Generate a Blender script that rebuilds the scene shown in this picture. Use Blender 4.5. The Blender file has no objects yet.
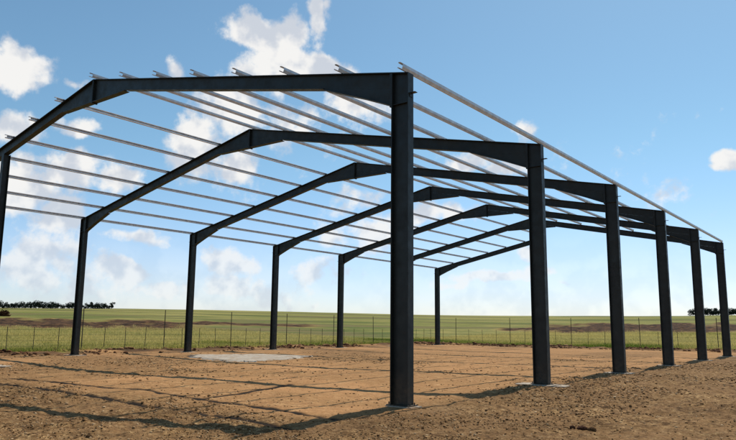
import bpy, bmesh, math, random
import numpy as np
from mathutils import Vector, Matrix, Euler

random.seed(7); rng = np.random.default_rng(7)
C = bpy.context.scene.collection
R = math.radians

# ------------------------------------------------------------------ camera
cam = bpy.data.cameras.new('camera')
cam.sensor_width = 36.0
cam.lens = 669.74 / 736 * 36
cam.clip_start = 0.05; cam.clip_end = 9000
co = bpy.data.objects.new('camera', cam); C.objects.link(co)
pit, yaw, rol = 0.158, -0.6548, 0.0101
fw = Vector((math.sin(yaw)*math.cos(pit), math.cos(yaw)*math.cos(pit), math.sin(pit)))
rt = Vector((math.cos(yaw), -math.sin(yaw), 0)); up = rt.cross(fw)
r2 = rt*math.cos(rol) + up*math.sin(rol); u2 = -rt*math.sin(rol) + up*math.cos(rol)
CAM = Vector((7.8013, -11.7494, 1.6))
M = Matrix((r2, u2, -fw)).transposed().to_4x4(); M.translation = CAM
co.matrix_world = M
bpy.context.scene.camera = co

# ------------------------------------------------------------------ world: Nishita sky with cumulus clouds
SUN_EL, SUN_AZ = R(57.5), R(-3.5)           # azimuth measured from +Y towards +X
CLOUDS = [(-67.04, 18.81, 3.02, 1.51, 1.0), (-64.9, 18.44, 0.99, 0.64, 0.7), (-54.42, 21.14, 0.47, 0.62, 0.26), (-62.56, 18.44, 1.09, 0.51, 0.4),
 (-48.0, 23.9, 2.5, 0.95, .95), (-45.0, 24.5, 1.9, 1.2, .9), (-42.4, 26.1, 1.0, 1.5, 0.95), (-45.2, 23.2, 1.6, 0.7, 0.5),
 (-41.55, 26.99, 0.63, 0.79, 0.6), (-44.2, 21.6, 4.3, 1.05, 1.0), (-47.4, 20.4, 2.4, 1.2, .9), (-39.9, 21.0, 1.4, 0.7, 0.6),
 (-49.53, 17.89, 2.93, 2.12, 0.9), (-52.1, 15.24, 2.75, 2.27, 0.8), (-53.22, 13.1, 1.94, 1.29, 0.7), (-38.2, 18.8, 2.9, 1.5, 0.75),
 (-49.92, 13.32, 3.29, 2.14, 0.6), (-66.1, 14.5, 1.69, 1.13, 0.8), (-61.91, 14.9, 1.63, 0.59, 0.7), (-65.47, 10.41, 3.57, 1.86, 0.95),
 (-61.91, 11.94, 2.09, 1.49, 1), (-58.44, 11.63, 2.17, 1.08, 0.7), (-62.5, 8.37, 2.37, 2.22, 0.6), (-56.84, 7.15, 2.04, 0.71, 0.8),
 (-63.38, 5.98, 2.92, 1.61, 0.55), (-57.41, 4.14, 2.49, 1.4, 0.85), (-54.26, 2.79, 2.23, 0.95, 0.7), (-64.23, 3.64, 2.87, 2.16, 0.7),
 (-59.92, 2.63, 3.02, 1.51, 0.6), (-62.23, 4.73, 1.48, 1.18, 0.6), (-48.99, 5.24, 2.81, 1.16, 0.7), (-42.42, 4.29, 3.39, 1.52, 0.6),
 (-46.58, 2.96, 5.0, 1.17, 0.6), (-37.34, 8.2, 4.28, 1.88, 0.6), (-39.53, 10.31, 3.42, 1.2, 0.5), (-43.6, 16.56, 3.35, 1.84, 0.4),
 (-27.16, 4.14, 3.65, 0.75, 0.95), (-23.07, 4.61, 1.46, 0.73, 0.8), (-29.66, 3.64, 2.01, 0.5, 0.7), (-23.98, 6.44, 0.98, 0.82, 0.6),
 (-21.5, 3.78, 1.28, 0.64, 0.45), (-24.04, 16.24, 1.3, 0.81, 0.8), (-28.68, 14.1, 2.17, 0.84, 0.7), (-31.3, 9.91, 3.05, 0.85, 0.6),
 (-25.72, 13.17, 2.48, 0.66, 0.5), (-8.63, 12.74, 1.41, 0.63, 1.0), (-9.55, 12.38, 0.71, 0.36, 0.6), (-13.21, 10.46, 2.99, 1.05, 0.05),
 (-2.91, 10.64, 2.58, 1.03, 0.9), (-71.09, 14.45, 3.92, 1.96, 0.9), (-72.12, 6.44, 5.13, 1.92, 0.8), (-0.24, 14.46, 2.45, 0.86, 0.6)]

w = bpy.data.worlds.new('World'); bpy.context.scene.world = w; w.use_nodes = True
nt = w.node_tree; N = nt.nodes; L = nt.links; N.clear()
def nd(t, **k):
    n = N.new(t)
    for a, b in k.items(): setattr(n, a, b)
    return n
def mth(op, a, b=None, clamp=False):
    n = nd('ShaderNodeMath', operation=op); n.use_clamp = clamp
    for i, v in enumerate((a, b)):
        if v is None: continue
        if isinstance(v, (int, float)): n.inputs[i].default_value = v
        else: L.new(v, n.inputs[i])
    return n.outputs[0]
def noise(vec, scale, detail, rough, dist=0.0):
    n = nd('ShaderNodeTexNoise'); n.inputs['Scale'].default_value = scale
    n.inputs['Detail'].default_value = detail; n.inputs['Roughness'].default_value = rough
    n.inputs['Distortion'].default_value = dist
    L.new(vec, n.inputs['Vector']); return n
def mrange(v, a, b, c=0.0, d=1.0, smooth=True):
    n = nd('ShaderNodeMapRange', interpolation_type='SMOOTHSTEP' if smooth else 'LINEAR')
    L.new(v, n.inputs[0])
    for i, x in enumerate((a, b, c, d)): n.inputs[i+1].default_value = x
    return n.outputs[0]
tc = nd('ShaderNodeTexCoord')
sky = nd('ShaderNodeTexSky', sky_type='NISHITA')
sky.sun_disc = False; sky.sun_elevation = SUN_EL; sky.sun_rotation = SUN_AZ
sky.altitude = 1400; sky.air_density = 1.0; sky.dust_density = 1.5; sky.ozone_density = 1.6
bg = nd('ShaderNodeBackground'); bg.inputs[1].default_value = 0.13
tint = nd('ShaderNodeMix', data_type='RGBA', blend_type='MULTIPLY'); tint.inputs[0].default_value = 1
L.new(sky.outputs[0], tint.inputs[6]); 
sepz = nd('ShaderNodeSeparateXYZ'); L.new(tc.outputs['Generated'], sepz.inputs[0])
tcol = nd('ShaderNodeMix', data_type='RGBA'); L.new(mrange(sepz.outputs[2], .02, .28), tcol.inputs[0])
tcol.inputs[6].default_value = (.94, .97, 1.10, 1); tcol.inputs[7].default_value = (.84, 1.06, 1.0, 1); L.new(tcol.outputs[2], tint.inputs[7]); L.new(tint.outputs[2], bg.inputs[0])
dn = noise(tc.outputs['Generated'], 9, 3, .55)
sub = nd('ShaderNodeVectorMath', operation='SUBTRACT'); L.new(dn.outputs['Color'], sub.inputs[0]); sub.inputs[1].default_value = (.5, .5, .5)
scl = nd('ShaderNodeVectorMath', operation='SCALE'); L.new(sub.outputs[0], scl.inputs[0]); scl.inputs['Scale'].default_value = 0.045
add = nd('ShaderNodeVectorMath', operation='ADD'); L.new(tc.outputs['Generated'], add.inputs[0]); L.new(scl.outputs[0], add.inputs[1])
mask = None; hi = None
for az, el, ax, ay, wt in CLOUDS:
    a, e = R(az), R(el)
    d = Vector((math.sin(a)*math.cos(e), math.cos(a)*math.cos(e), math.sin(e)))
    r = Vector((math.cos(a), -math.sin(a), 0)); u = r.cross(d)
    m = nd('ShaderNodeMapping', vector_type='TEXTURE'); L.new(add.outputs[0], m.inputs[0])
    m.inputs['Location'].default_value = d
    m.inputs['Rotation'].default_value = Matrix((r, u, d)).transposed().to_euler('XYZ')
    m.inputs['Scale'].default_value = (R(ax)*1.22, R(ay)*1.22, .4)
    ln = nd('ShaderNodeVectorMath', operation='LENGTH'); L.new(m.outputs[0], ln.inputs[0])
    v = mth('MULTIPLY', mth('SUBTRACT', 1.0, ln.outputs['Value']), wt)
    if mask is None: mask = v
    else:
        mx = nd('ShaderNodeMath', operation='SMOOTH_MAX'); mx.inputs[2].default_value = .12
        L.new(mask, mx.inputs[0]); L.new(v, mx.inputs[1]); mask = mx.outputs[0]
mask = mth('MAXIMUM', mask, -1.0)
n1 = noise(tc.outputs['Generated'], 19, 10, .60)
dens = mth('ADD', mask, mth('MULTIPLY', mth('SUBTRACT', n1.outputs['Fac'], .5), 1.9))
cov = mth('MULTIPLY', mrange(dens, 0.03, 0.44), mrange(sepz.outputs[2], .02, .20, .66, 1.0))
# thin veil near the horizon
sep = nd('ShaderNodeSeparateXYZ'); L.new(tc.outputs['Generated'], sep.inputs[0])
veil = mth('MULTIPLY', mrange(sep.outputs[2], 0.17, 0.0), mrange(noise(tc.outputs['Generated'], 3.0, 4, .5).outputs['Fac'], .25, .7))
veil = mth('MULTIPLY', veil, 0.38)
covall = mth('MAXIMUM', mth('MULTIPLY', cov, 0.95), veil)
# cloud shade: sample the same noise a little higher, thick parts greyer underneath
off = nd('ShaderNodeVectorMath', operation='ADD'); L.new(tc.outputs['Generated'], off.inputs[0]); off.inputs[1].default_value = (0.0, .012, .022)
n2 = noise(off.outputs[0], 20, 4, .5)
n1b = noise(tc.outputs['Generated'], 20, 4, .5)
sh = mrange(mth('SUBTRACT', n1b.outputs['Fac'], n2.outputs['Fac']), -.13, .09)
mixc = nd('ShaderNodeMix', data_type='RGBA'); L.new(sh, mixc.inputs[0])
mixc.inputs[6].default_value = (.66, .70, .77, 1); mixc.inputs[7].default_value = (1.0, .98, .95, 1)
bgc = nd('ShaderNodeBackground'); bgc.inputs[1].default_value = 0.95; L.new(mixc.outputs[2], bgc.inputs[0])
ms = nd('ShaderNodeMixShader'); L.new(covall, ms.inputs[0]); L.new(bg.outputs[0], ms.inputs[1]); L.new(bgc.outputs[0], ms.inputs[2])
ow = nd('ShaderNodeOutputWorld'); L.new(ms.outputs[0], ow.inputs[0])

# ------------------------------------------------------------------ sun and exposure
sl = bpy.data.lights.new('sun', 'SUN'); sl.energy = 4.2; sl.angle = R(.53); sl.color = (1, .95, .87)
so = bpy.data.objects.new('sun', sl); C.objects.link(so)
sd = Vector((math.sin(SUN_AZ)*math.cos(SUN_EL), math.cos(SUN_AZ)*math.cos(SUN_EL), math.sin(SUN_EL)))
so.rotation_euler = sd.to_track_quat('Z', 'Y').to_euler()
vs = bpy.context.scene.view_settings
vs.view_transform = 'Standard'; vs.look = 'None'; vs.exposure = 0; vs.gamma = 1; vs.use_curve_mapping = False

# ------------------------------------------------------------------ helpers
def tag(o, label=None, cat=None, group=None, kind=None):
    for k, v in (('label', label), ('category', cat), ('group', group), ('kind', kind)):
        if v: o[k] = v
    return o
def link(name, me, mat=None, parent=None):
    o = bpy.data.objects.new(name, me); C.objects.link(o)
    if mat: me.materials.append(mat)
    if parent: o.parent = parent
    return o
def empty(name, loc=(0, 0, 0)):
    o = bpy.data.objects.new(name, None); C.objects.link(o); o.location = loc; return o
class MB:
    def __init__(s): s.v = []; s.f = []
    def box(s, a, b):
        (x0, y0, z0), (x1, y1, z1) = a, b; k = len(s.v)
        s.v += [(x0,y0,z0),(x1,y0,z0),(x1,y1,z0),(x0,y1,z0),(x0,y0,z1),(x1,y0,z1),(x1,y1,z1),(x0,y1,z1)]
        s.f += [tuple(k+i for i in q) for q in ((0,3,2,1),(4,5,6,7),(0,1,5,4),(1,2,6,5),(2,3,7,6),(3,0,4,7))]
    def prism_y(s, pts, y0, y1):           # polygon in XZ extruded along Y
        n = len(pts); k = len(s.v)
        s.v += [(x, y0, z) for x, z in pts] + [(x, y1, z) for x, z in pts]
        s.f += [tuple(k+i for i in range(n)), tuple(k+n+i for i in reversed(range(n)))]
        s.f += [(k+i, k+n+i, k+n+(i+1) % n, k+(i+1) % n) for i in range(n)]
    def tube(s, p, q, r0, r1=None, n=6, cap=True):
        p, q = Vector(p), Vector(q); r1 = r0 if r1 is None else r1
        d = (q-p).normalized(); a = d.orthogonal().normalized(); b = d.cross(a); k = len(s.v)
        for c, r in ((p, r0), (q, r1)):
            for i in range(n):
                t = 2*math.pi*i/n; s.v.append(tuple(c + (a*math.cos(t)+b*math.sin(t))*r))
        s.f += [(k+i, k+(i+1) % n, k+n+(i+1) % n, k+n+i) for i in range(n)]
        if cap: s.f += [tuple(k+i for i in reversed(range(n))), tuple(k+n+i for i in range(n))]
    def build(s, name, mat, parent=None, smooth=False, origin=(0,0,0)):
        me = bpy.data.meshes.new(name)
        ox, oy, oz = origin
        me.from_pydata([(x-ox, y-oy, z-oz) for x, y, z in s.v], [], s.f); me.update()
        bm = bmesh.new(); bm.from_mesh(me); bmesh.ops.recalc_face_normals(bm, faces=bm.faces); bm.to_mesh(me); bm.free()
        if smooth: me.polygons.foreach_set('use_smooth', [True]*len(me.polygons))
        o = link(name, me, mat, parent); o.location = origin
        return o
def npmesh(name, V, F, mat, attrs=None, smooth=False):
    """V (n,3), F (m,k) numpy"""
    me = bpy.data.meshes.new(name); m, k = F.shape
    me.vertices.add(len(V)); me.vertices.foreach_set('co', V.astype(np.float32).ravel())
    me.loops.add(m*k); me.loops.foreach_set('vertex_index', F.astype(np.int32).ravel())
    me.polygons.add(m); me.polygons.foreach_set('loop_start', np.arange(0, m*k, k, dtype=np.int32))
    me.polygons.foreach_set('loop_total', np.full(m, k, dtype=np.int32))
    if smooth: me.polygons.foreach_set('use_smooth', np.ones(m, dtype=bool))
    for a, arr in (attrs or {}).items():
        at = me.attributes.new(a, 'FLOAT', 'POINT'); at.data.foreach_set('value', arr.astype(np.float32).ravel())
    me.update(calc_edges=True); me.validate()
    return link(name, me, mat)

# ------------------------------------------------------------------ materials
class Mat:
    def __init__(s, name, rough=.7, metal=0.0):
        s.m = bpy.data.materials.new(name); s.m.use_nodes = True
        s.t = s.m.node_tree; s.b = s.t.nodes['Principled BSDF']
        s.b.inputs['Roughness'].default_value = rough; s.b.inputs['Specular IOR Level'].default_value = .08 if rough >= .75 else .5; s.b.inputs['Metallic'].default_value = metal
        s.co = s.n('ShaderNodeTexCoord').outputs['Object']
    def n(s, t, **k):
        x = s.t.nodes.new(t)
        for a, b in k.items(): setattr(x, a, b)
        return x
    def l(s, a, b): s.t.links.new(a, b)
    def noise(s, scale, detail=4, rough=.55, vec=None, stretch=None):
        x = s.n('ShaderNodeTexNoise'); x.inputs['Scale'].default_value = scale
        x.inputs['Detail'].default_value = detail; x.inputs['Roughness'].default_value = rough
        v = vec or s.co
        if stretch:
            mp = s.n('ShaderNodeMapping'); s.l(v, mp.inputs[0]); mp.inputs['Scale'].default_value = stretch; v = mp.outputs[0]
        s.l(v, x.inputs['Vector']); return x.outputs['Fac']
    def geo_pos(s): return s.n('ShaderNodeNewGeometry').outputs['Position']
    def attr(s, name): return s.n('ShaderNodeAttribute', attribute_name=name).outputs['Fac']
    def ramp(s, f, stops):
        x = s.n('ShaderNodeValToRGB'); s.l(f, x.inputs[0]); e = x.color_ramp.elements
        while len(e) < len(stops): e.new(.5)
        for el, (p, c) in zip(e, stops): el.position = p; el.color = (*c, 1)
        return x.outputs[0]
    def mix(s, f, a, b, mode='MIX'):
        x = s.n('ShaderNodeMix', data_type='RGBA', blend_type=mode)
        for i, v in ((0, f), (6, a), (7, b)):
            if isinstance(v, (int, float)): x.inputs[i].default_value = v
            elif isinstance(v, tuple): x.inputs[i].default_value = (*v, 1)
            else: s.l(v, x.inputs[i])
        return x.outputs[2]
    def rng(s, v, a, b, c=0.0, d=1.0):
        x = s.n('ShaderNodeMapRange'); s.l(v, x.inputs[0])
        for i, q in enumerate((a, b, c, d)): x.inputs[i+1].default_value = q
        return x.outputs[0]
    def math(s, op, a, b):
        x = s.n('ShaderNodeMath', operation=op)
        for i, v in enumerate((a, b)):
            if isinstance(v, (int, float)): x.inputs[i].default_value = v
            else: s.l(v, x.inputs[i])
        return x.outputs[0]
    def color(s, c): s.l(c, s.b.inputs['Base Color'])
    def bump(s, h, st=.3, dist=.02):
        x = s.n('ShaderNodeBump'); x.inputs['Strength'].default_value = st; x.inputs['Distance'].default_value = dist
        s.l(h, x.inputs['Height']); s.l(x.outputs[0], s.b.inputs['Normal'])

steel = Mat('painted_steel', .48)
p_ = steel.geo_pos()
steel.color(steel.mix(steel.rng(steel.noise(9, 5, .6, p_), .55, .8), steel.ramp(steel.noise(1.3, 5, .6, p_, (1, 1, .35)), [(.3, (.008, .011, .0095)), (.7, (.019, .022, .018))]), (.028, .021, .015)))
sz_ = steel.n('ShaderNodeSeparateXYZ'); steel.l(p_, sz_.inputs[0])
dust_ = steel.math('MULTIPLY', steel.rng(sz_.outputs[2], .05, .7, .8, 0.0), steel.rng(steel.noise(6, 5, .7, p_), .35, .65))
steel.color(steel.mix(dust_, steel.b.inputs['Base Color'].links[0].from_socket, (.10, .065, .035)))
steel.l(steel.rng(steel.noise(4, 4, .6, p_), .3, .7, .38, .62), steel.b.inputs['Roughness'])
steel.b.inputs['Specular IOR Level'].default_value = .42
steel.bump(steel.noise(30, 3, .5, p_), .08, .004)
galv = Mat('galvanised_steel', .42, .35)
p_ = galv.geo_pos()
galv.color(galv.ramp(galv.noise(5, 5, .6, p_), [(.3, (.50, .48, .48)), (.55, (.66, .64, .62)), (.75, (.78, .76, .73))]))
conc = Mat('concrete', .85)
p_ = conc.geo_pos()
conc.color(conc.mix(conc.rng(conc.noise(2.2, 7, .7, p_), .47, .62), conc.ramp(conc.noise(7, 6, .6, p_), [(.3, (.34, .28, .21)), (.7, (.52, .45, .36))]), (.30, .20, .12)))
conc.bump(conc.noise(25, 5, .6, p_), .4, .02)
bark = Mat('bark', .9); bark.color(bark.ramp(bark.noise(3), [(.3, (.05, .035, .025)), (.7, (.10, .075, .05))]))
leaf = Mat('dark_foliage', .75)
leaf.color(leaf.ramp(leaf.noise(.8, 3, .6, leaf.geo_pos()), [(.3, (.010, .018, .014)), (.7, (.028, .040, .024))]))
wire = Mat('weathered_wire', .6, .4); wire.color(wire.ramp(wire.noise(3), [(.3, (.05, .05, .045)), (.7, (.10, .095, .085))]))
post_m = Mat('weathered_post', .8); post_m.color(post_m.ramp(post_m.noise(4), [(.3, (.05, .046, .036)), (.7, (.11, .095, .07))]))

# ------------------------------------------------------------------ terrain
W, H, S, MS = 25.82, 7.093, 7.116, 0.2116     # span, eave height, bay, roof slope
XL, YF = -28.2, 45.0                          # edges of the levelled earth pad
def vnoise(x, y, seed):
    xi = np.floor(x).astype(np.int64); yi = np.floor(y).astype(np.int64); fx = x-xi; fy = y-yi
    fx = fx*fx*(3-2*fx); fy = fy*fy*(3-2*fy)
    def h(a, b):
        n = (a*374761393 + b*668265263 + seed*974711) & 0xffffffff
        n = ((n ^ (n >> 13))*1274126177) & 0xffffffff
        return ((n ^ (n >> 16)) & 0xffff)/65535.0
    return (h(xi, yi)*(1-fx)+h(xi+1, yi)*fx)*(1-fy) + (h(xi, yi+1)*(1-fx)+h(xi+1, yi+1)*fx)*fy
def fbm(x, y, sc, oc, seed, rough=.5):
    a = 1.0; t = 0; s = 0
    for i in range(oc):
        t = t + a*vnoise(x*sc*2**i+13.7*i, y*sc*2**i+7.1*i, seed+i); s += a; a *= rough
    return t/s
def sst(v, a, b):
    t = np.clip((v-a)/(b-a), 0, 1); return t*t*(3-2*t)
SHADOW_LINES = [  # shadow lines painted into the soil colour, slightly sunken (ground x, y)
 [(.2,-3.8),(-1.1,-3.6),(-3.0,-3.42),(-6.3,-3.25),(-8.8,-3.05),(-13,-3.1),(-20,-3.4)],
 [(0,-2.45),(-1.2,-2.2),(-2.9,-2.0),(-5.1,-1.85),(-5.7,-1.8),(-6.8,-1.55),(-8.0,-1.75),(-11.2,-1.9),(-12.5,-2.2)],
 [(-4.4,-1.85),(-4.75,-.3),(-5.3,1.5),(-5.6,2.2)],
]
def seg_dist(x, y, pl):
    d = np.full(x.shape, 1e9)
    for (ax, ay), (bx, by) in zip(pl, pl[1:]):
        t = np.clip(((x-ax)*(bx-ax)+(y-ay)*(by-ay))/((bx-ax)**2+(by-ay)**2), 0, 1)
        d = np.minimum(d, np.hypot(x-ax-t*(bx-ax), y-ay-t*(by-ay)))
    return d
def terrain(x, y):
    """height and masks for numpy arrays of ground points"""
    ew = (fbm(x, y, .35, 4, 5)-.5)*2.2
    d = np.hypot(np.maximum(XL-x, 0), np.maximum(y-YF, 0)) + 0
    inside = np.minimum(x-XL, YF-y)
    sd = np.where(inside > 0, -inside, d)                    # signed distance beyond the pad edge
    sde = sd + ew
    D = np.hypot(x-CAM.x, y-CAM.y)
    az = np.degrees(np.arctan2(x-CAM.x, y-CAM.y))
    amp = .0262 + .0025*np.sin(az*.11+1.0)
    z = amp*np.minimum(d, 430) - .02*np.maximum(d-450, 0) + 1.0*(fbm(x, y, .012, 3, 31)-.5)*sst(d, 30, 200)
    # spoil thrown up along the pad edge
    berm = np.exp(-((sd-.2)/.9)**2)
    z = z + berm*(.04+.30*fbm(x, y, .9, 4, 9)**2)
    # far bare strip
    bw = (fbm(az*.9, np.log(D)*6, 1, 4, 40)-.5)
    lo = np.where(az < -44, 84.0, 104.0); hi = np.where(az < -44, 138.0, 175.0)
    band = sst(D, lo-4+bw*22, lo+6+bw*22)*(1-sst(D, hi-20+bw*90, hi+10+bw*90))
    band *= np.clip((1-sst(az, -54, -50)) + sst(az, -25, -21), 0, 1)
    thin = sst(D, 112+bw*14, 116+bw*14)*(1-sst(D, 126+bw*20, 134+bw*20))*np.clip(sst(az, -55, -52)*(1-sst(az, -43, -41)) + sst(az, -27, -26), 0, 1)
    soil = np.clip(band+thin, 0, 1)
    z = z + soil*.9*(fbm(x, y, .35, 4, 50)-.35)
    # coarse gravel outside the footprint, smoother graded soil inside
    gw = (fbm(x, y, .22, 4, 60)-.5)*3.0
    gm = np.maximum(sst(x, -.9, .6), 1-sst(y+gw*.8+.28*np.minimum(x, 0)*0, -3.6, -1.0))
    gm = np.clip(gm + .55*sst(fbm(x, y, .18, 4, 66), .52, .68)*(sd < 0), 0, 1)
    gm = gm*(1-sst(sde, -1.5, .5))
    near = 1-sst(D, 30, 60)
    rough = (.030+.055*gm)*near
    z = z + (sd < 1)*(rough*(fbm(x, y, 2.2, 5, 70, .7)-.5)*2.1 + .10*(fbm(x, y, .25, 3, 80)-.5))
    # low lip where the graded floor meets the gravel outside
    z = z + .07*np.exp(-((x+.35+gw*.08)/.35)**2)*(y > .6)*(y < YF)*fbm(x, y, .8, 3, 88)
    cd = np.minimum.reduce([np.hypot((x-fx_)/1.15, (y-(q*S-.1))/.75) for q in range(7) for fx_ in (-.225, -W+.225)])
    z = np.where(cd < 2.2, z*sst(cd, .75, 1.7)-.006*(1-sst(cd, .75, 1.7)), z)
    shadow_line = 0*x
    for t in SHADOW_LINES:
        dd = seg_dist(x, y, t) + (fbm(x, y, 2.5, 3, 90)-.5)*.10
        shadow_line = np.maximum(shadow_line, 1-sst(dd, .07, .15))
    z = z - shadow_line*.018 
    # flat seat under the columns and slab
    grass = sst(sde + (fbm(x, y, 1.1, 3, 14)-.5)*4, .6, 1.8)
    edge = np.exp(-((sde-.1)/1.5)**2)*sst(fbm(x, y, .5, 4, 12), .30, .5)
    return z, dict(grav=gm, grass=grass*(1-soil), soil=np.clip(soil+.9*edge*(1-grass), 0, 1), shadow_line=shadow_line, dist=np.clip(D/500, 0, 1),
        strip=fbm(az*.07+3, np.log(D)*9, 1, 4, 200))
def axis(lo, hi, flo, fhi, st, g, mx=60):
    a = list(np.arange(flo, fhi, st)); s = st; v = a[-1]
    while v < hi: s = min(s*g, mx*max(1, abs(v)/600)); v += s; a.append(v)
    s = st; v = a[0]; b = []
    while v > lo: s = min(s*g, mx*max(1, abs(v)/600)); v -= s; b.append(v)
    return np.array(b[::-1]+a)
gx = axis(-3500, 2500, -14, 8.2, .05, 1.018); gy = axis(-400, 4000, -8.5, 4.5, .05, 1.018)
X, Y = np.meshgrid(gx, gy); nx, ny = len(gx), len(gy)
Z, AT = terrain(X.ravel(), Y.ravel())
idx = np.arange(nx*ny).reshape(ny, nx)
F = np.stack([idx[:-1, :-1], idx[:-1, 1:], idx[1:, 1:], idx[1:, :-1]], -1).reshape(-1, 4)
print('ground', nx, ny, nx*ny)
def hgt(x, y): return float(terrain(np.array([float(x)]), np.array([float(y)]))[0][0])

g = Mat('earth_and_grass', .95)
P = g.geo_pos()
fine = g.noise(14, 8, .72, P); mid = g.noise(1.7, 6, .62, P); big = g.noise(.23, 5, .55, P)
lanes = g.noise(.5, 6, .6, P, (.35, 2.4, 1))
sand = g.ramp(mid, [(.3, (.29, .145, .056)), (.5, (.43, .228, .094)), (.72, (.56, .335, .15))])
sand = g.mix(g.rng(g.noise(5, 9, .85, P), .45, .56, 0, .85), sand, (.23, .112, .043))
sand = g.mix(g.rng(lanes, .42, .62), sand, (.33, .175, .070))
sand = g.mix(g.rng(big, .5, .68, 0, .6), sand, (.52, .265, .11))
vor = g.n('ShaderNodeTexVoronoi'); vor.inputs['Scale'].default_value = 17; g.l(P, vor.inputs['Vector'])
stone = g.ramp(g.noise(7.5, 8, .85, P), [(.36, (.025, .013, .006)), (.45, (.12, .063, .025)), (.52, (.27, .150, .060)), (.60, (.55, .36, .17))])
grav = g.mix(g.rng(mid, .35, .65, 0, .6), stone, (.23, .125, .048), 'MIX')
grav = g.mix(g.rng(big, .40, .62, 0, .55), grav, (.095, .048, .019))
grav = g.mix(g.rng(g.noise(.6, 5, .6, P), .44, .60, 0, .7), grav, g.mix(g.rng(fine, .35, .65), (.17, .088, .036), (.30, .168, .072)))
base = g.mix(g.attr('grav'), sand, grav)
soilc = g.ramp(g.noise(.9, 7, .7, P), [(.34, (.016, .010, .006)), (.5, (.055, .029, .014)), (.66, (.17, .085, .036))])
mot = g.rng(g.noise(2.6, 9, .86, P), .38, .62)
base = g.mix(g.math('MULTIPLY', g.rng(mot, .0, .55, .62, 0), g.rng(g.attr('grav'), 0, 1, .15, 1.25)), base, (.045, .022, .009))
base = g.mix(g.rng(g.noise(4.3, 8, .85, P), .54, .66, 0, .45), base, (.52, .34, .17))
base = g.mix(g.attr('soil'), base, soilc)
g1 = g.noise(.035, 6, .6, P, (1, 1, 1)); g2 = g.noise(.35, 7, .7, P)
grassc = g.ramp(g1, [(.30, (.09, .11, .020)), (.45, (.19, .18, .040)), (.58, (.31, .25, .075)), (.74, (.13, .135, .030))])
grassc = g.mix(g.rng(g2, .40, .66, 0, .8), grassc, (.10, .12, .032))
farg = g.rng(g.attr('dist'), .25, .8)
grassc = g.mix(farg, grassc, g.ramp(g.noise(.012, 5, .6, P), [(.35, (.16, .165, .035)), (.6, (.28, .24, .075))]))
grassc = g.mix(g.rng(g.attr('strip'), .50, .60, 0, .75), grassc, (.085, .105, .024))
grassc = g.mix(g.rng(g.attr('strip'), .62, .70, 0, .6), grassc, (.20, .14, .06))
base = g.mix(g.attr('grass'), base, grassc)
base = g.mix(g.attr('shadow_line'), base, (.022, .015, .010))  # painted shadow lines: near-black put into the ground colour
g.color(base)
hb = g.math('ADD', g.math('MULTIPLY', fine, .6), g.math('MULTIPLY', vor.outputs['Distance'], .8))
g.bump(hb, .55, .035)
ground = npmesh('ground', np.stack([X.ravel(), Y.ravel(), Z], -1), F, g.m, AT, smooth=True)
tag(ground, kind='structure')

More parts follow.
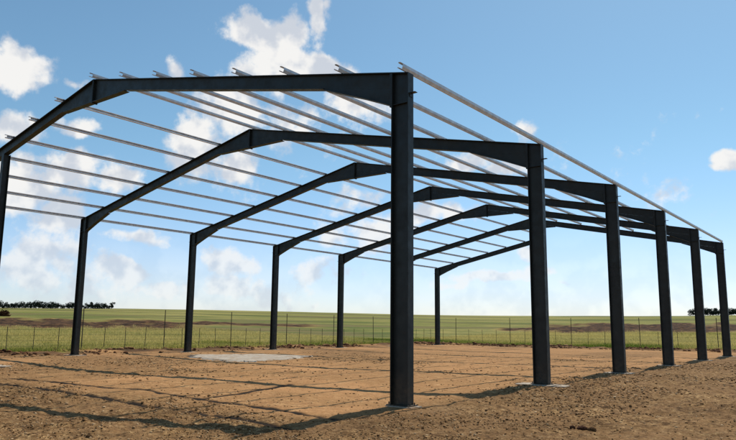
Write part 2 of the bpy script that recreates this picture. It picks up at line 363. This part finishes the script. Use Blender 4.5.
# ------------------------------------------------------------------ steel frame building
bld = empty('steel_frame_building', (-W/2, 3*S, 0))
tag(bld, 'dark green open steel portal frame skeleton of a farm shed with galvanised roof purlins', 'shed frame')
def T(u): return H + MS*u                        # top of rafter above the eave, u = distance from outer face
def part(mb, name, mat, origin):
    o = mb.build(name, mat, None, origin=origin); o.parent = bld; o.location = Vector(origin) - bld.location; return o
def sub(mb, name, mat, parent, origin):          # parent holds its world origin in parent['o']
    o = mb.build(name, mat, None, origin=origin); o.parent = parent; o.location = Vector(origin) - (bld.location + parent.location); return o
FW, TF, TW, D = .205, .022, .014, .45
zf = .035
HB = [(.45, .73), (1.3, .575), (2.45, .385)]     # eave haunch depths
for n in range(7):
    y0 = n*S - FW; y1 = n*S; yc = (y0+y1)/2
    for side in (0, 1):                           # 0 right (x=0), 1 left (x=-W)
        if n == 6 and side == 0: continue         # the rear frame is erected on its left half only
        UE = W/2 if n < 6 else W/2 - 1.9
        fx = (lambda u: -u) if side == 0 else (lambda u: -W+u)
        def bx(mb, u0, u1, ya, yb, z0, z1):
            a, b = sorted((fx(u0), fx(u1))); mb.box((a, ya, z0), (b, yb, z1))
        org = (fx(D/2), yc, zf)
        m = MB()
        m.prism_y([(fx(0), zf), (fx(TF), zf), (fx(TF), T(TF)-TF), (fx(0), T(0)-TF)], y0, y1)
        m.prism_y([(fx(D-TF), zf), (fx(D), zf), (fx(D), T(D)-TF), (fx(D-TF), T(D-TF)-TF)], y0, y1)
        m.prism_y([(fx(TF), zf), (fx(D-TF), zf), (fx(D-TF), T(D-TF)-TF), (fx(TF), T(TF)-TF)], yc-TW/2, yc+TW/2)
        for zz in (T(D)-.75,):                    # web stiffeners level with the haunch foot
            bx(m, TF, D-TF, y0+.02, yc-TW/2, zz-.012, zz); bx(m, TF, D-TF, yc+TW/2, y1-.02, zz-.012, zz)
        col = part(m, 'column', steel.m, org)
        m = MB(); bx(m, -.06, D+.06, y0-.05, y1+.05, zf-.022, zf)
        for uu in (-.035, D+.035):
            for yy in (y0+.02, y1-.02): m.tube((fx(uu), yy, zf), (fx(uu), yy, zf+.05), .014)
        sub(m, 'base_plate', steel.m, col, (fx(D/2), yc, zf-.022))
        m = MB(); bx(m, -.14, -.001, yc-.05, yc+.05, H-.46, H-.448); bx(m, -.014, -.001, yc-.05, yc+.05, H-.54, H-.4605)
        sub(m, 'cleat', steel.m, col, (fx(0), yc, H-.45))
        # rafter
        m = MB()
        top = [(0, T(0)), (W/2, T(W/2))]
        m.prism_y([(fx(0), T(0)-TF), (fx(0), T(0)), (fx(UE), T(UE)), (fx(UE), T(UE)-TF)], y0-.003, y1+.003)
        a0 = D+.05
        low = [(a0, T(a0)-.36), (W/2, T(W/2)-.36)]
        m.prism_y([(fx(a0), T(a0)-TF), (fx(UE), T(UE)-TF), (fx(UE), T(UE)-.36), (fx(a0), T(a0)-.36)], yc-TW/2, yc+TW/2)
        m.prism_y([(fx(2.47), T(2.47)-.36), (fx(W/2-1.93), T(W/2-1.93)-.36), (fx(W/2-1.93), T(W/2-1.93)-.36-TF), (fx(2.47), T(2.47)-.36-TF)], y0, y1)
        ks = range(8) if side == 0 else range(7)
        pos = [(.05+1.805*k) for k in ks]
        for u in pos:                             # cleats welded on the rafter for the purlins
            bx(m, u+.050, u+.058, yc-.07, yc+.07, T(u)-.01, T(u)+.13)
        raf = part(m, 'rafter', steel.m, (fx(W/4), yc, T(W/4)-.18))
        m = MB()                                   # eave haunch: web, sloping flange
        m.prism_y([(fx(a0), T(a0)-.362)] + [(fx(max(a, a0)), T(a)-b) for a, b in HB] + [(fx(2.45), T(2.45)-.362)], yc-TW/2-.002, yc+TW/2+.002)
        lowp = [(fx(max(a, a0)), T(a)-b) for a, b in HB]
        m.prism_y(lowp + [(x, z-TF) for x, z in reversed(lowp)], y0, y1)
        sub(m, 'haunch', steel.m, raf, (fx(1.2), yc, T(1.2)-.5))
        m = MB(); zb = T(D)-.80                     # bolted end plate
        bx(m, D+.002, D+.024, y0+.001, y1-.001, zb, T(D)-TF-.002)
        bx(m, D+.026, D+.046, y0+.001, y1-.001, zb, T(D)-TF-.002)
        for zz in np.linspace(zb+.08, T(D)-.12, 5):
            for yy in (y0+.035, y1-.035): m.tube((fx(D+.046), yy, zz), (fx(D+.075), yy, zz), .016)
        sub(m, 'end_plate', steel.m, raf, (fx(D), yc, zb))
        if n == 6: continue
        m = MB(); ua = W/2-1.9; za = T(ua)-.36       # apex haunch with a level lower flange
        m.prism_y([(fx(ua), za-.002), (fx(W/2-.03), T(W/2-.03)-.362), (fx(W/2-.03), za-.03), (fx(ua), za-.03)], yc-TW/2-.002, yc+TW/2+.002)
        m.prism_y([(fx(ua), za-.03), (fx(W/2-.03), za-.03), (fx(W/2-.03), za-.052), (fx(ua), za-.052)], y0, y1)
        bx(m, W/2-.028, W/2-.004, y0+.001, y1-.001, za-.09, T(W/2)-TF-.02)
        for zz in np.linspace(za, T(W/2)-.12, 4):
            for yy in (y0+.035, y1-.035): m.tube((fx(W/2-.028), yy, zz), (fx(W/2-.055), yy, zz), .016)
        sub(m, 'apex_haunch', steel.m, raf, (fx(W/2-1), yc, za))
# gable post under the left rafter of the front frame
m = MB(); px = -19.1; pt = T(W+px)-.36-TF-.006; pyc = -FW/2
m.box((px-.10, pyc-.13, zf), (px+.10, pyc-.115, pt)); m.box((px-.10, pyc+.115, zf), (px+.10, pyc+.13, pt))
m.box((px-.006, pyc-.115, zf), (px+.006, pyc+.115, pt))
gp = part(m, 'gable_post', steel.m, (px, pyc, zf))
m = MB(); m.box((px-.17, pyc-.19, zf-.022), (px+.17, pyc+.19, zf)); sub(m, 'base_plate', steel.m, gp, (px, pyc, zf-.022))
# purlins: lipped channels running the full length
ang = math.atan(MS)
def purlin(side, u):
    t = .006; h = .132; w = .056; lip = .018
    prof = lambda a0, a1, b0, b1: [(a0, b0), (a1, b0), (a1, b1), (a0, b1)]
    ya, yb = -FW-.26, (6 if side else 5)*S + (.30 if side else .04)
    m = MB()
    fx = (lambda q: -q) if side == 0 else (lambda q: -W+q)
    def P_(a, b):                                 # a across (towards the eave negative u), b up, rotated to the slope
        ca, sa = math.cos(ang), math.sin(ang)
        uu = u + a*ca - b*sa; zz = T(u) + .008 + a*sa + b*ca
        return (fx(uu), zz)
    def bar(a0, a1, b0, b1, y0, y1): m.prism_y([P_(a, b) for a, b in prof(a0, a1, b0, b1)], y0, y1)
    e = .09
    q = -.014                                      # web on the downslope side, creased along its middle
    m.prism_y([P_(0, t), P_(t, t), P_(t+q, h/2), P_(t, h-t), P_(0, h-t), P_(q, h/2)], ya+e, yb-e)
    bar(0, w, 0, t, ya, yb); bar(0, w, h-t, h, ya, yb)
    bar(w-t, w, t, t+lip, ya, yb); bar(w-t, w, h-t-lip, h-t, ya, yb)
    for n in range(1, 6 if side else 5):           # sleeve laps over the frames
        yc = n*S - FW/2
        m.prism_y([P_(-.004, .004), P_(-.0005, .004), P_(q-.0005, h/2), P_(-.0005, h-.004), P_(-.004, h-.004), P_(q-.004, h/2)], yc-.35, yc+.35)
        for dy in (-.3, -.05, .05, .3):
            for b in (.03, .10):
                x, z = P_(-.004, b); x2, z2 = P_(-.018, b); m.tube((x, yc+dy, z), (x2, yc+dy, z2), .012)
    o = part(m, 'purlin', galv.m, (fx(u), 3*S, T(u)))
    return o
for k in range(8): purlin(0, .05+1.805*k)
for k in range(7): purlin(1, .05+1.805*k)

# ------------------------------------------------------------------ concrete pads and slab
def blob_slab(name, pts, z0, z1, mat, jit=.05, seed=0, top_in=.03):
    rr = random.Random(seed); out = []
    n = len(pts)
    for i in range(n):
        a, b = Vector(pts[i]), Vector(pts[(i+1) % n])
        k = max(2, int((b-a).length/.22))
        for j in range(k): out.append(a.lerp(b, j/k) + Vector((rr.uniform(-jit, jit), rr.uniform(-jit, jit))))
    c = sum(out, Vector((0, 0)))/len(out); m = MB(); q = len(out)
    m.v += [(p.x, p.y, z0) for p in out] + [tuple(p + (c-p).normalized()*top_in) + (z1,) for p in out] + [(c.x, c.y, z1+.004)]
    m.f += [(i, (i+1) % q, q+(i+1) % q, q+i) for i in range(q)] + [(q+i, q+(i+1) % q, 2*q) for i in range(q)]
    return m.build(name, mat, origin=(c.x, c.y, z0))
ordr = ['nearest', 'second', 'third', 'fourth', 'fifth', 'sixth', 'farthest']
for n in range(7):
    for side in (0, 1):
        if n == 6 and side == 0: continue
        cx = -D/2 if side == 0 else -W+D/2; cy = n*S-FW/2; hx = .5 if side == 0 else .6; hy = .34
        if n == 1 and side == 0: hx = .78
        if n == 0 and side == 0: hx, hy = .36, .20
        o = blob_slab('concrete_footing', [(cx-hx, cy-hy), (cx+hx, cy-hy), (cx+hx, cy+hy), (cx-hx, cy+hy)], -.12, zf-.022, conc.m, .045, n*2+side)
        row = 'right' if side == 0 else 'left'
        lab = f'pale concrete footing under the {ordr[n]} column of the {row} row'
        if side == 1 and n == 0: lab = 'pale concrete footing at the front end of the left column row'
        tag(o, lab, 'footing', 'concrete footings under the columns')
o = blob_slab('concrete_footing', [(px-.9, pyc-.6), (px+.8, pyc-.6), (px+.8, pyc+.7), (px-.9, pyc+.7)], -.12, zf-.022, conc.m, .06, 77)
tag(o, 'pale concrete footing under the thin gable post at the far left', 'footing', 'concrete footings under the columns')
o = blob_slab('concrete_slab', [(-22.1, 11.6), (-19.2, 9.3), (-14.6, 8.9), (-15.2, 12.6), (-16.6, 15.4), (-20.3, 15.0)], -.1, .045, conc.m, .3, 5, .25)
tag(o, kind='structure')

# ------------------------------------------------------------------ fence
fz = lambda x, y: hgt(x, y)
fence = empty('wire_fence', (-30, 20, fz(-30, 20)))
tag(fence, 'thin wire farm fence with dark tall posts and short droppers between shed and field', 'fence')
line = []   # (x, y, tall)
for i in range(-24, 35):
    yy = 15.6 + i*1.43
    if yy < 47.8: line.append((-30.0, yy, i % 4 == 0))
for i in range(0, 40):
    xx = -30 + i*1.5
    line.append((xx, 48.4, i % 4 == 2))
tops = []
def fpart(m, name, mat, org):
    o = m.build(name, mat, origin=org); o.parent = fence; o.location = Vector(org)-fence.location; return o
for x, y, tall in line:
    z = fz(x, y); m = MB(); hh = 2.5 if tall else 1.35
    lx, ly = random.uniform(-.04, .04), random.uniform(-.04, .04)
    r = .030 if tall else .019
    m.tube((x, y, z-.3), (x+lx, y+ly, z+hh), r, r*.9, 7)
    if tall: fpart(m, 'tall_post', post_m.m, (x, y, z))
    else: fpart(m, 'dropper', post_m.m, (x, y, z))
for run in ([p for p in line if p[0] == -30.0], [p for p in line if p[1] == 48.4]):
    for hgt_ in (.3, .6, .9, 1.2, 2.3):
        m = MB()
        for a, b in zip(run, run[1:]):
            m.tube((a[0]+.03, a[1]-.03, fz(a[0], a[1])+hgt_), (b[0]+.03, b[1]-.03, fz(b[0], b[1])+hgt_), .007, n=4, cap=False)
        fpart(m, 'wire', wire.m, (run[0][0], run[0][1], fz(run[0][0], run[0][1])+hgt_))

# ------------------------------------------------------------------ gravel and grass stuff
def frustum_pts(n, rmin, rmax, pw=1.0, az0=-69, az1=-4):
    az = np.radians(rng.uniform(az0, az1, n)); r = rmin*(rmax/rmin)**(rng.random(n)**pw)
    return CAM.x+np.sin(az)*r, CAM.y+np.cos(az)*r, r
ico_v = []; ph = (1+5**.5)/2
for a, b in ((1, ph), (-1, ph), (1, -ph), (-1, -ph)): ico_v += [(0, a, b), (a, b, 0), (b, 0, a)]
bm = bmesh.new()
bmesh.ops.create_icosphere(bm, subdivisions=1, radius=1); bm.verts.ensure_lookup_table()
IV = np.array([v.co[:] for v in bm.verts]); IF = np.array([[v.index for v in f.verts] for f in bm.faces]); bm.free()
def pebbles(name, n, rmin, rmax, s0, s1, mat, keep):
    x, y, r = frustum_pts(n, rmin, rmax)
    z, A = terrain(x, y); k = keep(x, y, A); x, y, z, r = x[k], y[k], z[k], r[k]; n = len(x)
    s = s0*(s1/s0)**(rng.random(n)**2.0)*np.clip(r/14, .8, 1.6)
    q = rng.normal(size=(n, 4)); q /= np.linalg.norm(q, axis=1)[:, None]; a, b, c, d = q.T
    Rm = np.stack([1-2*(c*c+d*d), 2*(b*c-a*d), 2*(b*d+a*c), 2*(b*c+a*d), 1-2*(b*b+d*d), 2*(c*d-a*b), 2*(b*d-a*c), 2*(c*d+a*b), 1-2*(b*b+c*c)], -1).reshape(n, 3, 3)
    V = IV[None]*rng.uniform(.65, 1.25, (n, len(IV), 1))*rng.uniform(.55, 1.2, (n, 1, 3))
    V = np.einsum('nij,nkj->nki', Rm, V)*s[:, None, None]; V[:, :, 2] *= .5
    V += np.stack([x, y, z+s*.18], -1)[:, None]
    F = IF[None] + (np.arange(n)*len(IV))[:, None, None]
    tone = np.repeat(rng.random(n), len(IV))
    return npmesh(name, V.reshape(-1, 3), F.reshape(-1, 3), mat, {'tone': tone})
pm = Mat('gravel_stone', .9)
pm.color(pm.ramp(pm.math('ADD', pm.math('MULTIPLY', pm.attr('tone'), .8), pm.math('MULTIPLY', pm.noise(20, 3), .2)),
   [(.05, (.06, .030, .012)), (.35, (.18, .095, .038)), (.7, (.34, .19, .085)), (.95, (.62, .44, .25))]))
cm_ = Mat('red_clods', .95); cm_.color(cm_.ramp(cm_.attr('tone'), [(.1, (.06, .026, .014)), (.6, (.17, .075, .035)), (.95, (.34, .19, .09))])); g_clod = cm_.m
o = pebbles('gravel', 190000, 7.5, 42, .004, .034, pm.m, lambda x, y, A: (rng.random(len(x)) < (.05+.95*A['grav'])*(.12+1.6*sst(fbm(x, y, .45, 4, 140, .6), .36, .66))) & (x > XL+1) & (A['shadow_line'] < .5))
tag(o, 'loose brown gravel and clods scattered over the foreground', 'gravel', kind='stuff')
# crumbly red clods thrown up along the edge of the pad
_fp = frustum_pts
def frustum_pts(n, a, b):
    d = rng.normal(.2, 1.1, n); k = rng.random(n) < .5; q = rng.random(n)
    x = np.where(k, XL-d, XL-1+q*45); y = np.where(k, -6+q*52, YF+d); return x, y, np.full(n, 14.0)
o = pebbles('clods', 9000, 0, 1, .03, .20, g_clod, lambda x, y, A: rng.random(len(x)) < 1.3*sst(fbm(x, y, .4, 3, 150), .35, .6))
frustum_pts = _fp
tag(o, 'crumbly red brown clods of earth along the far edge of the bare pad', 'earth clods', kind='stuff')
# a few larger rocks
rng_dirs = rng.normal(size=(40, 3)); rng_dirs /= np.linalg.norm(rng_dirs, axis=1)[:, None]
for (x, y, s, lab) in ((3.75, -.75, .075, 'dark lump of rock at the head of the small stone cluster in the right foreground'),
                       (3.93, -.82, .06, 'pale broken rock beside the dark lump in the right foreground'),
                       (3.56, -.66, .045, 'small dark rock left of the stone cluster in the right foreground'),
                       (-1.5, -6.2, .05, 'flat pale stone near the bottom left corner')):
    bm = bmesh.new(); bmesh.ops.create_icosphere(bm, subdivisions=3, radius=1)
    for v in bm.verts:
        c = v.co.normalized(); q = 1
        for t_ in range(7):
            dn_ = Vector(rng_dirs[(t_ + int(s*997)) % 40]); q = min(q, .78/max(.2, abs(c.dot(dn_)))) if c.dot(dn_) > 0 else q
        v.co = Vector((c.x*1.25, c.y*.95, c.z*.75))*q*s*(1+.08*math.sin(c.x*9+s*50)*math.cos(c.y*11))
    me = bpy.data.meshes.new('rock'); bm.to_mesh(me); bm.free()
    o = link('rock', me, pm.m if 'pale' in lab else cm_.m); o.location = (x, y, hgt(x, y)+s*.25); tag(o, lab, 'rock', 'loose rocks in the foreground')

def grass(name, n, mat, pick, h0, h1, wd, blades=4):
    x, y = pick(n); z, A = terrain(x, y); k = rng.random(len(x)) < A['grass']; x, y, z = x[k], y[k], z[k]; n = len(x)
    hh = rng.uniform(h0, h1, n)*(.6+.8*fbm(x, y, .15, 3, 99)); VV = []; tt = []
    sdist = np.hypot(np.maximum(XL-x, 0), np.maximum(y-YF, 0)); tn = fbm(x, y, .08, 4, 120)-.19+.50*sst(sdist+6*(fbm(x, y, .2, 3, 131)-.5), 2, 13)
    for b in range(blades):
        a = rng.uniform(0, 6.28, n); ox, oy = rng.normal(0, .08, n), rng.normal(0, .08, n)
        lx, ly = rng.normal(0, .35, n)*hh, rng.normal(0, .35, n)*hh; h = hh*rng.uniform(.6, 1.1, n)
        wx, wy = np.cos(a)*wd, np.sin(a)*wd
        VV.append(np.stack([np.stack([x+ox-wx, y+oy-wy, z-.02], -1), np.stack([x+ox+wx, y+oy+wy, z-.02], -1), np.stack([x+ox+lx, y+oy+ly, z+h], -1)], 1))
        tt.append(np.repeat(np.clip(tn+rng.normal(0, .12, n), 0, 1), 3))
    V = np.concatenate(VV).reshape(-1, 3); F = np.arange(len(V)).reshape(-1, 3)
    return npmesh(name, V, F, mat, {'tone': np.concatenate(tt)})
gm_ = Mat('meadow_grass', .8)
tr_ = gm_.n('ShaderNodeBsdfTranslucent'); mxs = gm_.n('ShaderNodeMixShader'); mxs.inputs[0].default_value = .5
gm_.l(gm_.b.outputs[0], mxs.inputs[1]); gm_.l(tr_.outputs[0], mxs.inputs[2]); gm_.l(mxs.outputs[0], gm_.t.nodes['Material Output'].inputs[0])
gcol = gm_.ramp(gm_.attr('tone'), [(.2, (.06, .12, .012)), (.36, (.15, .20, .028)), (.52, (.38, .33, .085)), (.72, (.58, .47, .17))])
gm_.color(gcol); gm_.l(gcol, tr_.inputs[0])
def strip(n):
    d = rng.random(n)**1.7*48+.1; t = rng.random(n); k = t < .5
    x = np.where(k, XL-d, XL-8+rng.random(n)*48); y = np.where(k, -6+rng.random(n)*55, YF+d); return x, y
o = grass('grass', 120000, gm_.m, strip, .08, .26, .02)
tag(o, 'green and straw coloured grass growing beyond the edge of the bare pad', 'grass', kind='stuff')

# ------------------------------------------------------------------ far trees
def crown_mesh(seed, w, h):
    rr = np.random.default_rng(seed); V = []; nb = 9
    cs = np.stack([rr.uniform(-.55, .55, nb)*w, rr.uniform(-.55, .55, nb)*w, rr.uniform(.12, .78, nb)*h], -1); rs = rr.uniform(.32, .48, nb)*w
    for c, r in zip(cs, rs):
        k = 70; d = rr.normal(size=(k, 3)); d /= np.linalg.norm(d, axis=1)[:, None]
        p = c + d*(r*rr.uniform(.5, 1.08, k))[:, None]*np.array([1, 1, .85])
        a = rr.normal(size=(k, 3)); b = rr.normal(size=(k, 3)); s = .30
        V.append(np.stack([p+a*s, p+b*s, p-(a+b)*s*.6], 1))
    V = np.concatenate(V).reshape(-1, 3); F = np.arange(len(V)).reshape(-1, 3)
    me = bpy.data.meshes.new('crown'); me.from_pydata(V.tolist(), [], F.tolist()); me.materials.append(leaf.m); return me
def trunk_mesh(seed, h):
    rr = random.Random(seed); m = MB(); tp = Vector((rr.uniform(-.2, .2), rr.uniform(-.2, .2), h*.55))
    m.tube((0, 0, -.3), tp, .22, .12, 7)
    for i in range(4):
        a = rr.uniform(0, 6.28); m.tube(tp*rr.uniform(.6, 1), (tp.x+math.cos(a)*1.6, tp.y+math.sin(a)*1.6, h*rr.uniform(.6, .8)), .10, .04, 5)
    me = bpy.data.meshes.new('trunk'); me.from_pydata(m.v, [], m.f); me.materials.append(bark.m); return me
kinds = [(crown_mesh(i, w_, h_), trunk_mesh(i, h_)) for i, (w_, h_) in enumerate(((3.6, 6.6), (4.2, 6.0), (3.0, 7.2), (4.6, 6.8), (3.4, 5.2)))]
def bush(azd, dist, w_, h_, label):
    a = math.radians(azd); x, y = CAM.x+math.sin(a)*dist, CAM.y+math.cos(a)*dist
    me = crown_mesh(77, w_, h_); me.materials.clear(); me.materials.append(brown_.m); o = link('bush', me); o.location = (x, y, hgt(x, y)-.3); tag(o, label, 'bush')
brown_ = Mat('dry_foliage', .9); brown_.color(brown_.ramp(brown_.noise(1), [(.3, (.05, .022, .012)), (.7, (.13, .06, .028))]))
def far_tree(azd, dist, sc, label, group):
    a = math.radians(azd); x, y = CAM.x+math.sin(a)*dist, CAM.y+math.cos(a)*dist
    cm, tm = random.choice(kinds)
    r = empty('tree', (x, y, hgt(x, y))); r.scale = (sc, sc, sc*random.uniform(.85, 1.1)); r.rotation_euler.z = random.uniform(0, 6.28)
    for nm, me in (('crown', cm), ('trunk', tm)):
        o = bpy.data.objects.new(nm, me); C.objects.link(o); o.parent = r
    tag(r, label, 'tree', group)
def az_of(pxx): return math.degrees(math.atan((pxx-368)/669.74)) - 37.52
for pxx in np.arange(-30, 113, 2.7):
    pp = pxx+random.uniform(-1.2, 1.2)
    far_tree(az_of(pp), random.uniform(425, 455), random.uniform(.36, .70)+(.08 if pp > 90 or 50 < pp < 66 else 0),
             'small dark tree within the long row on the left horizon', 'trees in the row on the left horizon')
far_tree(az_of(114.5), 430, .62, 'dark tree closing the right end of the row on the left horizon', 'trees in the row on the left horizon')
for pxx in np.arange(698, 775, 2.6):
    far_tree(az_of(pxx), random.uniform(425, 450), random.uniform(.5, .75), 'small dark tree within the short row on the right horizon', 'trees in the row on the right horizon')
far_tree(az_of(690), 425, .68, 'dark tree at the left end of the row on the right horizon', 'trees in the row on the right horizon')
far_tree(az_of(694), 430, .7, 'second dark tree from the left end of the row on the right horizon', 'trees in the row on the right horizon')

bush(az_of(6), 165, 1.5, 1.3, 'round brown bush in the far field near the left edge')
